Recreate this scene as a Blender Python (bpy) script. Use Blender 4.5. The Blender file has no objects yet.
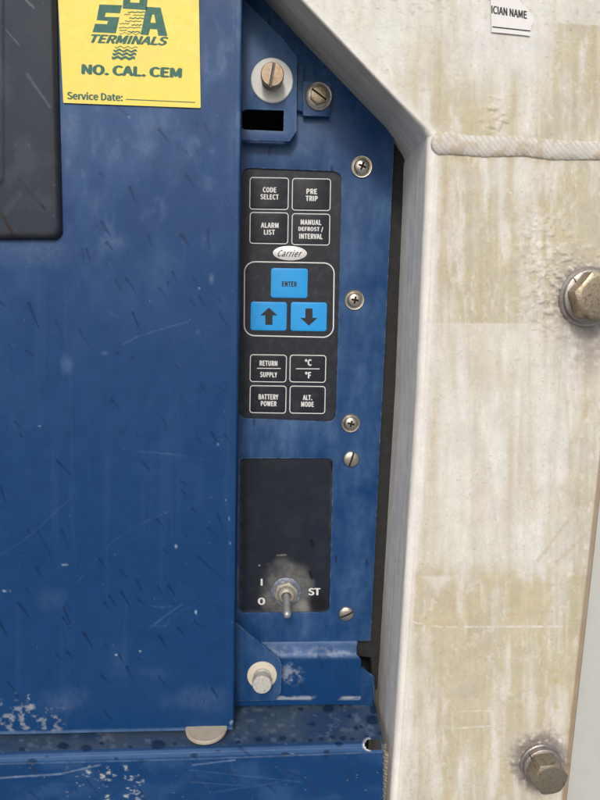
import bpy, bmesh, math, random
import numpy as np
from mathutils import Vector, Matrix

# ------------------------------------------------------------------ camera, world, sun, exposure
S = bpy.context.scene
COL = S.collection
random.seed(4)
MM = 0.001
FPX = 601.0                                     # focal length in photo pixels (600 x 800 picture)
PITCH, YAW, ROLL = math.radians(9.0), math.radians(4.0), math.radians(1.5)
F = Vector((math.sin(YAW)*math.cos(PITCH), math.cos(YAW)*math.cos(PITCH), -math.sin(PITCH)))
R0 = Vector((math.cos(YAW), -math.sin(YAW), 0.0))
U0 = R0.cross(F)
R = (R0*math.cos(ROLL) + U0*math.sin(ROLL)).normalized()
U = R.cross(F)
CAM = -0.601*F
cam = bpy.data.objects.new("camera", bpy.data.cameras.new("camera"))
COL.objects.link(cam)
cam.matrix_world = Matrix(((R.x, U.x, -F.x, CAM.x), (R.y, U.y, -F.y, CAM.y), (R.z, U.z, -F.z, CAM.z), (0, 0, 0, 1)))
cam.data.sensor_fit = 'VERTICAL'
cam.data.sensor_height = 36.0
cam.data.lens = 36.0*FPX/800.0
cam.data.clip_start = 0.01
cam.data.clip_end = 2000.0
S.camera = cam

SUN_DIR = Vector((-0.16, -1.0, 0.80)).normalized()      # towards the sun
W = bpy.data.worlds.new("World"); S.world = W; W.use_nodes = True
wn = W.node_tree
sky = wn.nodes.new('ShaderNodeTexSky'); sky.sky_type = 'NISHITA'; sky.sun_disc = False
sky.sun_elevation = math.asin(SUN_DIR.z)
sky.sun_rotation = math.atan2(SUN_DIR.x, SUN_DIR.y)
sky.air_density = 1.0; sky.dust_density = 4.0; sky.ozone_density = 1.0
bg = wn.nodes['Background']; bg.inputs['Strength'].default_value = 0.125
wn.links.new(sky.outputs[0], bg.inputs[0])
sun = bpy.data.objects.new("sun", bpy.data.lights.new("sun", 'SUN'))
COL.objects.link(sun)
sun.data.energy = 1.5; sun.data.angle = math.radians(10.0); sun.data.color = (1.0, 0.99, 0.955)
sun.rotation_euler = (-SUN_DIR).to_track_quat('-Z', 'Y').to_euler()
S.view_settings.view_transform = 'Standard'
S.view_settings.look = 'None'
S.view_settings.gamma = 1.0
S.view_settings.exposure = -0.13
S.cycles.max_bounces = 8

# ------------------------------------------------------------------ helpers
def at(px, py, y):
    """point on the upright plane y (mm, negative = towards the viewer)"""
    d = F + R*((px-300.0)/FPX) + U*((400.0-py)/FPX)
    return CAM + d*((y*MM - CAM.y)/d.y)

def at_np(PX, PY, Y):
    a = (PX-300.0)/FPX; b = (400.0-PY)/FPX
    dx = F.x+R.x*a+U.x*b; dy = F.y+R.y*a+U.y*b; dz = F.z+R.z*a+U.z*b
    t = (Y*MM-CAM.y)/dy
    return np.stack([CAM.x+dx*t, CAM.y+dy*t, CAM.z+dz*t], -1)

def lin(*c):
    return tuple(((v/255.0)/12.92 if v/255.0 <= 0.04045 else ((v/255.0+0.055)/1.055)**2.4) for v in c)

def thing(name, label, cat, loc, group=None):
    o = bpy.data.objects.new(name, None); COL.objects.link(o)
    o.location = loc; o.empty_display_size = 0.02
    o['label'] = label; o['category'] = cat
    if group: o['group'] = group
    return o

def link(name, me, mats, parent=None, smooth=40):
    """me has world coordinates; it is moved into the frame of its thing"""
    for m in (mats if isinstance(mats, (list, tuple)) else [mats]):
        me.materials.append(m)
    o = bpy.data.objects.new(name, me); COL.objects.link(o)
    if parent:
        w = Vector((0, 0, 0)); p = parent
        while p:
            w += p.location; p = p.parent
        me.transform(Matrix.Translation(-w))
        o.parent = parent
    if smooth:
        me.polygons.foreach_set('use_smooth', [True]*len(me.polygons))
        me.set_sharp_from_angle(angle=math.radians(smooth))
    me.update()
    return o

def tag(o, label, cat, group=None):
    o['label'] = label; o['category'] = cat
    if group: o['group'] = group
    return o

def bm_mesh(bm):
    bmesh.ops.recalc_face_normals(bm, faces=bm.faces)
    me = bpy.data.meshes.new("m"); bm.to_mesh(me); bm.free(); return me

def merge(meshes):
    """several meshes in one, material slot = index in the list"""
    bm = bmesh.new()
    for i, me in enumerate(meshes):
        n = len(bm.faces); bm.from_mesh(me); bm.faces.ensure_lookup_table()
        for f in bm.faces[n:]: f.material_index = i if not len(me.materials) else f.material_index
        bpy.data.meshes.remove(me)
    out = bpy.data.meshes.new("m"); bm.to_mesh(out); bm.free(); return out

def rounded(poly, r, n=6):
    """polygon (px) with rounded corners; r one radius or a list"""
    out = []; k = len(poly)
    for i in range(k):
        rr = r[i] if isinstance(r, (list, tuple)) else r
        p = Vector(poly[i]); a = Vector(poly[i-1])-p; b = Vector(poly[(i+1) % k])-p
        if rr <= 0: out.append(tuple(p)); continue
        la, lb = a.length, b.length; a.normalize(); b.normalize()
        ang = a.angle(b); t = min(rr/math.tan(ang/2), la*0.49, lb*0.49); rr = t*math.tan(ang/2)
        c = p+(a+b).normalized()*(rr/math.sin(ang/2))
        s = p+a*t; e = p+b*t
        a0 = math.atan2(s.y-c.y, s.x-c.x); a1 = math.atan2(e.y-c.y, e.x-c.x)
        d = (a1-a0+math.pi) % (2*math.pi)-math.pi
        for j in range(n+1):
            q = a0+d*j/n; out.append((c.x+rr*math.cos(q), c.y+rr*math.sin(q)))
    return out

def ellipse(cx, cy, rx, ry, n=40, tilt=0.0):
    ct, st = math.cos(tilt), math.sin(tilt); o = []
    for i in range(n):
        x, y = rx*math.cos(2*math.pi*i/n), ry*math.sin(2*math.pi*i/n)
        o.append((cx+x*ct-y*st, cy+x*st+y*ct))
    return o

def plate_mesh(loops, y, thick, bevel=0.0, seg=2):
    """flat plate (outer loop and holes in px at depth y), thick mm, bevelled rim"""
    cu = bpy.data.curves.new("c", 'CURVE'); cu.dimensions = '2D'; cu.fill_mode = 'BOTH'
    cu.extrude = thick*MM/2
    for lp in loops:
        sp = cu.splines.new('POLY'); sp.points.add(len(lp)-1); sp.use_cyclic_u = True
        for q, (a, b) in zip(sp.points, lp):
            v = at(a, b, y); q.co = (v.x, v.z, 0, 1)
    o = bpy.data.objects.new("c", cu); COL.objects.link(o)
    dg = bpy.context.evaluated_depsgraph_get()
    me = bpy.data.meshes.new_from_object(o.evaluated_get(dg))
    bpy.data.objects.remove(o); bpy.data.curves.remove(cu)
    yc = (y+thick/2)*MM
    me.transform(Matrix(((1, 0, 0, 0), (0, 0, -1, yc), (0, 1, 0, 0), (0, 0, 0, 1))))
    bm = bmesh.new(); bm.from_mesh(me); bpy.data.meshes.remove(me)
    bmesh.ops.remove_doubles(bm, verts=bm.verts, dist=1e-6)
    if thick > 0:
        bmesh.ops.recalc_face_normals(bm, faces=bm.faces)
        if bevel:
            ed = [e for e in bm.edges if len(e.link_faces) == 2 and e.calc_face_angle(0) > math.radians(50)
                  and abs(e.verts[0].co.y-e.verts[1].co.y) < 1e-7 and e.verts[0].co.y < yc]
            bmesh.ops.bevel(bm, geom=ed, offset=bevel*MM, segments=seg, profile=0.5, affect='EDGES', clamp_overlap=True)
    me = bpy.data.meshes.new("m"); bm.to_mesh(me); bm.free()
    return me

def frame_pts(center, axis):
    """axes for a turned part: a = outward axis"""
    a = Vector(axis).normalized(); x = Vector((1, 0, 0)); x = (x-a*x.dot(a)).normalized(); z = x.cross(a)
    if z.z < 0: z = -z
    return Vector(center), x, z, a

def lathe(center, prof, seg=40, axis=(0, -1, 0), shape=None):
    """prof: (radius mm, height mm) along the axis; shape(theta, r, h)->(r, h) reshapes rings"""
    c, x, z, a = frame_pts(center, axis)
    bm = bmesh.new(); rings = []
    for k, (r, h) in enumerate(prof):
        if r <= 0: rings.append([bm.verts.new(c+a*h*MM)]); continue
        ring = []
        for i in range(seg):
            t = 2*math.pi*i/seg; rr, hh = (r, h) if shape is None else shape(t, r, h, k)
            ring.append(bm.verts.new(c+(x*math.cos(t)+z*math.sin(t))*rr*MM+a*hh*MM))
        rings.append(ring)
    for A, B in zip(rings, rings[1:]):
        for i in range(seg):
            j = (i+1) % seg
            if len(A) == 1 and len(B) == 1: continue
            if len(A) == 1: bm.faces.new((A[0], B[i], B[j]))
            elif len(B) == 1: bm.faces.new((A[i], A[j], B[0]))
            else: bm.faces.new((A[i], A[j], B[j], B[i]))
    return bm_mesh(bm)

def hex_head(center, ra, H, rot, rust=0.0):
    """hexagon head, apothem ra, chamfered crown"""
    def shape(t, r, h, k):
        q = (t-rot) % (math.pi/3)-math.pi/6
        rh = ra/math.cos(q); lim = ra*0.93
        if k == 0: return rh, 0.0
        if k == 1: return rh, H-(rh-lim)*0.55
        if k == 2: return min(rh, lim), H
        return min(rh, lim)*0.9, H+0.25
    return lathe(center, [(1, 0), (1, 1), (1, 2), (1, 3), (0, H+0.25)], 72, shape=shape)

def cut(me, boxes, mats=None):
    """subtract boxes (centre, half sizes, roll about y) from a mesh"""
    bm = bmesh.new()
    for c, hs, roll in boxes:
        M = Matrix.Translation(c) @ Matrix.Rotation(roll, 4, 'Y') @ Matrix.Diagonal((hs[0]*2, hs[1]*2, hs[2]*2, 1))
        bmesh.ops.create_cube(bm, size=1.0, matrix=M)
    cm = bm_mesh(bm)
    if mats: me.materials.append(mats[0]); cm.materials.append(mats[1])
    a = bpy.data.objects.new("a", me); b = bpy.data.objects.new("b", cm)
    COL.objects.link(a); COL.objects.link(b)
    md = a.modifiers.new("x", 'BOOLEAN'); md.operation = 'DIFFERENCE'; md.object = b; md.solver = 'EXACT'; md.use_self = True
    if mats: md.material_mode = 'TRANSFER'
    dg = bpy.context.evaluated_depsgraph_get()
    out = bpy.data.meshes.new_from_object(a.evaluated_get(dg))
    bpy.data.objects.remove(a); bpy.data.objects.remove(b)
    return out

FONT = None
try:                                            # the sans face that ships inside Blender; the built-in one otherwise
    import os
    FONT = bpy.data.fonts.load(os.path.join(bpy.utils.system_resource('DATAFILES'), 'fonts', 'Noto Sans CJK Regular.woff2'))
except Exception:
    FONT = None

def text_mesh(body, quad, y, bold=0.02, shear=0.0, spacing=1.0, align='CENTER', line=1.0):
    """flat lettering stretched into a quad (px: top-left, top-right, bottom-right, bottom-left)"""
    cu = bpy.data.curves.new("t", 'FONT'); cu.body = body; cu.size = 1.0
    if FONT: cu.font = FONT
    cu.shear = shear
    cu.offset = 0.0; cu.space_character = spacing; cu.align_x = align; cu.space_line = line; cu.resolution_u = 4
    o = bpy.data.objects.new("t", cu); COL.objects.link(o)
    dg = bpy.context.evaluated_depsgraph_get()
    me = bpy.data.meshes.new_from_object(o.evaluated_get(dg))
    bpy.data.objects.remove(o); bpy.data.curves.remove(cu)
    co = np.zeros(len(me.vertices)*3); me.vertices.foreach_get('co', co); co = co.reshape(-1, 3)
    lo, hi = co.min(0), co.max(0)
    u = (co[:, 0]-lo[0])/max(hi[0]-lo[0], 1e-6); v = (hi[1]-co[:, 1])/max(hi[1]-lo[1], 1e-6)
    q = np.array(quad, float)
    # a heavier weight: the glyphs once more, shifted sideways and up, each a hair further out
    eu, ev = bold/max(hi[0]-lo[0], 1e-6), 0.5*bold/max(hi[1]-lo[1], 1e-6)
    bm = bmesh.new()
    nb = max(1, math.ceil(bold/0.03)) if bold else 0
    for k, (du, dv) in enumerate([(0, 0)]+[(eu*i/nb, 0) for i in range(-nb, nb+1) if i]+([(0, ev), (0, -ev)] if bold else [])):
        uu, vv = u*(1-2*eu)+eu+du, v*(1-2*ev)+ev+dv
        P = (q[0][None]*((1-uu)*(1-vv))[:, None]+q[1][None]*(uu*(1-vv))[:, None]+q[2][None]*(uu*vv)[:, None]+q[3][None]*((1-uu)*vv)[:, None])
        me.vertices.foreach_set('co', at_np(P[:, 0], P[:, 1], np.full(len(u), y-0.02*k)).astype(np.float32).ravel())
        bm.from_mesh(me)
    for f in bm.faces:
        f.normal_update()
        if f.normal.y > 0: f.normal_flip()
    bm.to_mesh(me); bm.free(); me.materials.clear()
    return me

def box(x0, y0, x1, y1, sl=0.02):
    """text box in px, sloping like the panel lettering"""
    d = (x1-x0)*sl
    return [(x0, y0), (x1, y0+d), (x1, y1+d), (x0, y1)]

# numpy noise
def vn(x, y, seed):
    ix = np.floor(x); iy = np.floor(y); fx = x-ix; fy = y-iy
    fx = fx*fx*fx*(fx*(fx*6-15)+10); fy = fy*fy*fy*(fy*(fy*6-15)+10)
    def h(a, b):
        s = np.sin(a*127.1+b*311.7+seed*74.7)*43758.5453
        return s-np.floor(s)
    return (h(ix, iy)*(1-fx)+h(ix+1, iy)*fx)*(1-fy)+(h(ix, iy+1)*(1-fx)+h(ix+1, iy+1)*fx)*fy

def fbm(x, y, seed, oct=4):
    o = np.zeros_like(x); a = 0.5; t = 0
    for k in range(oct):
        o += a*vn(x*2**k+17.3*k, y*2**k-9.1*k, seed+k*3.1); t += a; a *= 0.55
    return o/t

def sst(a, b, x):
    t = np.clip((x-a)/(b-a), 0, 1); return t*t*(3-2*t)

def mixc(C, col, m):
    return C*(1-m[..., None])+np.array(col)[None, None, :]*m[..., None]

def segdist(PX, PY, a, b):
    ax, ay = a; bx, by = b; dx, dy = bx-ax, by-ay; L = dx*dx+dy*dy+1e-9
    t = np.clip(((PX-ax)*dx+(PY-ay)*dy)/L, 0, 1)
    return np.hypot(PX-ax-t*dx, PY-ay-t*dy), t

def grid_mesh(P, C, A=None, drop=None):
    """P rows x cols x 3 world points, C rows x cols x 3 albedo, A extra mask in alpha"""
    r, c = P.shape[:2]
    me = bpy.data.meshes.new("g")
    idx = np.arange(r*c).reshape(r, c)
    q = np.stack([idx[:-1, :-1], idx[1:, :-1], idx[1:, 1:], idx[:-1, 1:]], -1).reshape(-1, 4)
    if drop is not None:
        q = q[~drop[:-1, :-1].ravel()]
    n = len(q)
    me.vertices.add(r*c); me.vertices.foreach_set('co', P.astype(np.float32).ravel())
    me.loops.add(n*4); me.loops.foreach_set('vertex_index', q.astype(np.int32).ravel())
    me.polygons.add(n)
    me.polygons.foreach_set('loop_start', np.arange(0, n*4, 4, dtype=np.int32))
    me.polygons.foreach_set('loop_total', np.full(n, 4, dtype=np.int32))
    me.update(calc_edges=True)
    ca = me.color_attributes.new('Wear', 'FLOAT_COLOR', 'POINT')
    D = np.ones((r, c, 4), np.float32); D[..., :3] = np.clip(C, 0.001, 0.95); D[..., 3] = 0 if A is None else A
    ca.data.foreach_set('color', D.ravel())
    return me

# ------------------------------------------------------------------ materials
class NT:
    def __init__(s, name):
        s.m = bpy.data.materials.new(name); s.m.use_nodes = True; s.t = s.m.node_tree
        s.b = s.t.nodes['Principled BSDF']
    def n(s, typ, **kw):
        x = s.t.nodes.new('ShaderNode'+typ)
        for k, v in kw.items():
            if k in x.inputs.keys(): x.inputs[k].default_value = v
            else: setattr(x, k, v)
        return x
    def l(s, a, b): s.t.links.new(a, b)
    def pos(s, sc=(1, 1, 1), rot=(0, 0, 0)):
        g = s.n('NewGeometry'); mp = s.n('Mapping'); mp.inputs['Scale'].default_value = sc; mp.inputs['Rotation'].default_value = rot
        s.l(g.outputs['Position'], mp.inputs['Vector']); return mp.outputs[0]
    def noise(s, vec, scale, detail=4, rough=0.6):
        x = s.n('TexNoise'); x.inputs['Scale'].default_value = scale; x.inputs['Detail'].default_value = detail
        x.inputs['Roughness'].default_value = rough; s.l(vec, x.inputs['Vector']); return x.outputs['Fac']
    def ramp(s, fac, a, b, lo=0.0, hi=1.0):
        x = s.n('MapRange'); x.inputs['From Min'].default_value = a; x.inputs['From Max'].default_value = b
        x.inputs['To Min'].default_value = lo; x.inputs['To Max'].default_value = hi
        s.l(fac, x.inputs['Value']); return x.outputs[0]
    def mix(s, fac, a, b, blend='MIX'):
        x = s.n('Mix', data_type='RGBA', blend_type=blend)
        for sock, v in ((x.inputs[0], fac), (x.inputs[6], a), (x.inputs[7], b)):
            if isinstance(v, (int, float)): sock.default_value = v
            elif isinstance(v, (tuple, list)): sock.default_value = (*v[:3], 1)
            else: s.l(v, sock)
        return x.outputs[2]
    def math(s, op, a, b=0.0):
        x = s.n('Math', operation=op)
        for sock, v in ((x.inputs[0], a), (x.inputs[1], b)):
            if isinstance(v, (int, float)): sock.default_value = v
            else: s.l(v, sock)
        return x.outputs[0]
    def bump(s, h, dist, strength=1.0):
        x = s.n('Bump'); x.inputs['Strength'].default_value = strength; x.inputs['Distance'].default_value = dist
        s.l(h, x.inputs['Height']); s.l(x.outputs[0], s.b.inputs['Normal'])
    def set(s, **kw):
        for k, v in kw.items():
            k = k.replace('_', ' ')
            if isinstance(v, (int, float)): s.b.inputs[k].default_value = v
            elif isinstance(v, (tuple, list)): s.b.inputs[k].default_value = (*v[:3], 1)
            else: s.l(v, s.b.inputs[k])
        return s.m

BLUE = (0.0032, 0.043, 0.150)
CHALK = (0.07, 0.145, 0.29)

def m_worn(name, rough=0.42, fine=0.12, grain=900.0, bump=0.00012, spec=0.5, wet=-0.15):
    """reads the surface's own wear map (attribute) and adds fine grain"""
    t = NT(name); a = t.n('Attribute', attribute_name='Wear'); v = t.pos()
    n1 = t.noise(v, grain, 3); n2 = t.noise(v, 60, 6)
    f = t.ramp(n1, 0.3, 0.7, 1-fine, 1+fine); f2 = t.ramp(n2, 0.3, 0.7, 0.93, 1.07)
    c = t.mix(1.0, a.outputs['Color'], t.math('MULTIPLY', f, f2), 'MULTIPLY')
    r = t.math('ADD', t.ramp(n2, 0.3, 0.7, rough-0.06, rough+0.08), t.math('MULTIPLY', a.outputs['Alpha'], wet))
    t.bump(t.math('ADD', t.math('MULTIPLY', n1, 0.5), n2), bump, 0.6)
    return t.set(Base_Color=c, Roughness=r, Specular_IOR_Level=spec)

def m_blue(name, chalk=0.5, drips=True, base=BLUE):
    t = NT(name); v = t.pos()
    n1 = t.noise(v, 14, 6, 0.65); n2 = t.noise(t.pos((1, 1, 0.35)), 55, 6, 0.7); n3 = t.noise(v, 700, 3)
    m = t.math('MULTIPLY', t.ramp(n1, 0.36, 0.66), t.ramp(n2, 0.28, 0.66))
    c = t.mix(t.math('MULTIPLY', m, chalk), base, CHALK)
    c = t.mix(t.ramp(n3, 0.70, 0.76, 0, 0.35), c, (0.16, 0.24, 0.40))
    bv = t.n('Bevel'); bv.samples = 4; bv.inputs['Radius'].default_value = 0.0016
    ge = t.n('NewGeometry'); dt = t.n('VectorMath', operation='DOT_PRODUCT')
    t.l(bv.outputs[0], dt.inputs[0]); t.l(ge.outputs['Normal'], dt.inputs[1])
    n4 = t.noise(v, 110, 4, 0.7)
    ew = t.math('MULTIPLY', t.ramp(dt.outputs['Value'], 0.99, 0.86), t.ramp(n4, 0.46, 0.60))
    c = t.mix(t.math('MULTIPLY', ew, 0.8), c, (0.26, 0.33, 0.43))
    rough = t.ramp(n2, 0.3, 0.7, 0.36, 0.54)
    if drips:
        vo = t.n('TexVoronoi', feature='F1'); vo.voronoi_dimensions = '3D'; vo.inputs['Scale'].default_value = 1.0
        vv = t.pos((95, 0.0, 28), (0, math.radians(24), 0)); t.l(vv, vo.inputs['Vector'])
        sub = t.n('VectorMath', operation='SUBTRACT'); t.l(vv, sub.inputs[0]); t.l(vo.outputs['Position'], sub.inputs[1])
        ln = t.n('VectorMath', operation='LENGTH'); t.l(sub.outputs[0], ln.inputs[0])
        sep = t.n('SeparateColor'); t.l(vo.outputs['Color'], sep.inputs[0])
        d = t.math('MULTIPLY', t.math('LESS_THAN', ln.outputs['Value'], t.ramp(sep.outputs[1], 0, 1, 0.05, 0.15)),
                   t.math('GREATER_THAN', sep.outputs[0], 0.5))
        c = t.mix(t.math('MULTIPLY', d, 0.75), c, (0.006, 0.022, 0.075))
    t.bump(t.math('ADD', t.math('MULTIPLY', n3, 0.3), n2), 0.00012, 0.6)
    return t.set(Base_Color=c, Roughness=rough, Specular_IOR_Level=0.3)

def m_plain(name, col, rough=0.5, metal=0.0, var=0.25, scale=220, bump=0.0, col2=None, lo=0.45, hi=0.65, spec=0.5):
    t = NT(name); v = t.pos()
    n = t.noise(v, scale, 5, 0.65); n2 = t.noise(v, scale*5, 3)
    c = t.mix(t.ramp(n, 0.3, 0.7), tuple(x*(1-var) for x in col), tuple(min(x*(1+var), 0.95) for x in col))
    if col2: c = t.mix(t.ramp(n, lo, hi), c, col2)
    if bump: t.bump(t.math('ADD', n, t.math('MULTIPLY', n2, 0.5)), bump, 0.8)
    return t.set(Base_Color=c, Roughness=t.ramp(n2, 0.3, 0.7, rough-0.08, rough+0.1), Metallic=metal, Specular_IOR_Level=spec)

M_DOOR = m_worn("worn_blue_paint", 0.46, 0.10, spec=0.28)
M_FRAME = m_worn("stained_white_paint", 0.55, 0.06, 500, 0.00014, 0.4, 0.0)
M_DUSTY = m_worn("dusty_black_plastic", 0.5, 0.15, 700, 0.00008, 0.3, 0.2)
M_BLUE = m_blue("weathered_blue_paint", 0.9)
M_BLUE2 = m_blue("bracket_blue_paint", 0.9, False, (0.017, 0.068, 0.195))
M_PAD = m_plain("dark_grey_rubbery_plastic", (0.052, 0.058, 0.072), 0.55, 0, 0.12, 90, 0.0001)
M_MEMB = m_plain("black_membrane", (0.012, 0.016, 0.026), 0.5, 0, 0.2, 120, 0.00004, (0.036, 0.041, 0.052), 0.5, 0.8, 0.4)
M_KEY = m_plain("black_key_film", (0.010, 0.013, 0.022), 0.48, 0, 0.2, 140, 0.00003, (0.032, 0.037, 0.048), 0.52, 0.8, 0.4)
M_KEYBLUE = m_plain("bright_blue_key_film", (0.015, 0.33, 0.78), 0.45, 0, 0.05, 120, 0.00003)
M_WHITE = m_plain("white_print", (0.72, 0.73, 0.73), 0.5, 0, 0.06)
M_BLACKINK = m_plain("black_print", (0.012, 0.014, 0.02), 0.5, 0, 0.1)
M_GREEN = m_plain("green_print", (0.02, 0.13, 0.10), 0.55, 0, 0.12, 160)
M_YELLOW = m_plain("yellow_vinyl", (0.90, 0.72, 0.12), 0.48, 0, 0.04, 28, 0.0006, (0.80, 0.63, 0.16), 0.52, 0.75)
M_PAPER = m_plain("white_paper", (0.80, 0.80, 0.79), 0.6, 0, 0.03, 60)
M_BADGE = m_plain("silver_white_badge", (0.75, 0.76, 0.76), 0.3, 0.2, 0.05)
M_SEAL = m_plain("black_foam_seal", (0.022, 0.022, 0.024), 0.8, 0, 0.3, 150, 0.0003)
M_DARK = m_plain("dark_interior", (0.008, 0.008, 0.009), 0.9, 0, 0.3)
M_STEEL = m_plain("worn_screw_steel", (0.62, 0.58, 0.50), 0.33, 1.0, 0.2, 240, 0.00012, (0.36, 0.32, 0.25), 0.55, 0.7)
M_BOLT = m_plain("tarnished_bolt_steel", (0.42, 0.36, 0.27), 0.40, 0.9, 0.3, 190, 0.0004, (0.19, 0.14, 0.09), 0.47, 0.68)
M_OLIVE = m_plain("olive_bolt_steel", (0.34, 0.32, 0.25), 0.45, 0.8, 0.35, 150, 0.0005, (0.23, 0.16, 0.11), 0.48, 0.66)
M_BRASS = m_plain("rusty_yellow_steel", (0.36, 0.29, 0.215), 0.48, 0.65, 0.3, 260, 0.0004, (0.27, 0.15, 0.08), 0.47, 0.66)
M_ZINC = m_plain("dull_zinc", (0.55, 0.56, 0.56), 0.42, 0.9, 0.2, 200, 0.0002, (0.36, 0.35, 0.32), 0.5, 0.7)
M_OLDZINC = m_plain('weathered_zinc', (0.46, 0.44, 0.42), 0.42, 0.8, 0.25, 150, 0.0004, (0.27, 0.24, 0.21), 0.45, 0.68)
M_DISC = m_plain('browned_plastic', (0.46, 0.41, 0.32), 0.55, 0, 0.15, 120, 0.0002, (0.30, 0.25, 0.18), 0.5, 0.75)
M_NYLON = m_plain("cloudy_nylon", (0.66, 0.68, 0.66), 0.4, 0, 0.05, 90, 0.0001)
M_CREAM = m_plain("aged_cream_plastic", (0.66, 0.61, 0.50), 0.5, 0, 0.1, 120, 0.0001, (0.48, 0.42, 0.32), 0.55, 0.8)
M_SPECK = m_plain("corroded_white_bolt", (0.62, 0.61, 0.57), 0.55, 0.3, 0.25, 320, 0.0006, (0.25, 0.20, 0.14), 0.55, 0.66)
M_BOOT = m_plain("dirty_beige_metal", (0.42, 0.40, 0.35), 0.5, 0.4, 0.3, 260, 0.0004, (0.2, 0.18, 0.15), 0.5, 0.7)
M_LEVER = m_plain("grey_lever_metal", (0.42, 0.44, 0.44), 0.38, 0.6, 0.15, 200, 0.0001)
M_TRAILER = m_plain("pale_grey_wall_paint", (0.56, 0.58, 0.56), 0.5, 0, 0.04, 40, 0.0002)
M_CABLE = m_plain("grey_braid", (0.42, 0.40, 0.35), 0.55, 0.4, 0.35, 400, 0.0004)
M_SLOT_SHADE = m_plain('grey_slot_shade', (0.16, 0.15, 0.14), 0.7, 0.2, 0.3, 400)  # shade inside the bolt slot, given as a grey face colour
M_RECESS_SHADE = m_plain('dark_recess_shade', (0.02, 0.018, 0.015), 0.8, 0, 0.3)  # shade inside screw recesses and slits, given as a dark colour
M_GROUND = m_plain("pale_concrete", (0.30, 0.30, 0.295), 0.85, 0, 0.15, 3)

# ------------------------------------------------------------------ setting
def quad_mesh(pts):
    me = bpy.data.meshes.new("m"); me.from_pydata(pts, [], [tuple(range(len(pts)))]); return me
g = link("ground", quad_mesh([(-600, -600, -1.7), (600, -600, -1.7), (600, 600, -1.7), (-600, 600, -1.7)]), M_GROUND, smooth=0)  # out of view, added to bounce light up onto the panels
g['kind'] = 'structure'

# ------------------------------------------------------------------ dark housing behind the panels
hb = bmesh.new()
bmesh.ops.create_cube(hb, size=1.0, matrix=Matrix.Translation((-0.16, 0.098, 0.0)) @ Matrix.Diagonal((0.82, 0.10, 1.1, 1)))
bmesh.ops.bevel(hb, geom=hb.edges[:], offset=0.004, segments=2, affect='EDGES')
hous = link("unit_housing", bm_mesh(hb), M_DARK)
tag(hous, "dark metal housing behind the blue panels, seen through the slot and gaps", "housing")

# pale wall of the trailer right of the post
tw = thing("trailer_wall", "smooth pale grey wall strip behind the right edge of the stained white post", "wall", at(640, 800, -40))
link("wall_panel", plate_mesh([[(560, -90), (820, -90), (800, 900), (540, 900)]], -52, 30, 2), M_TRAILER, tw)

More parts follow.
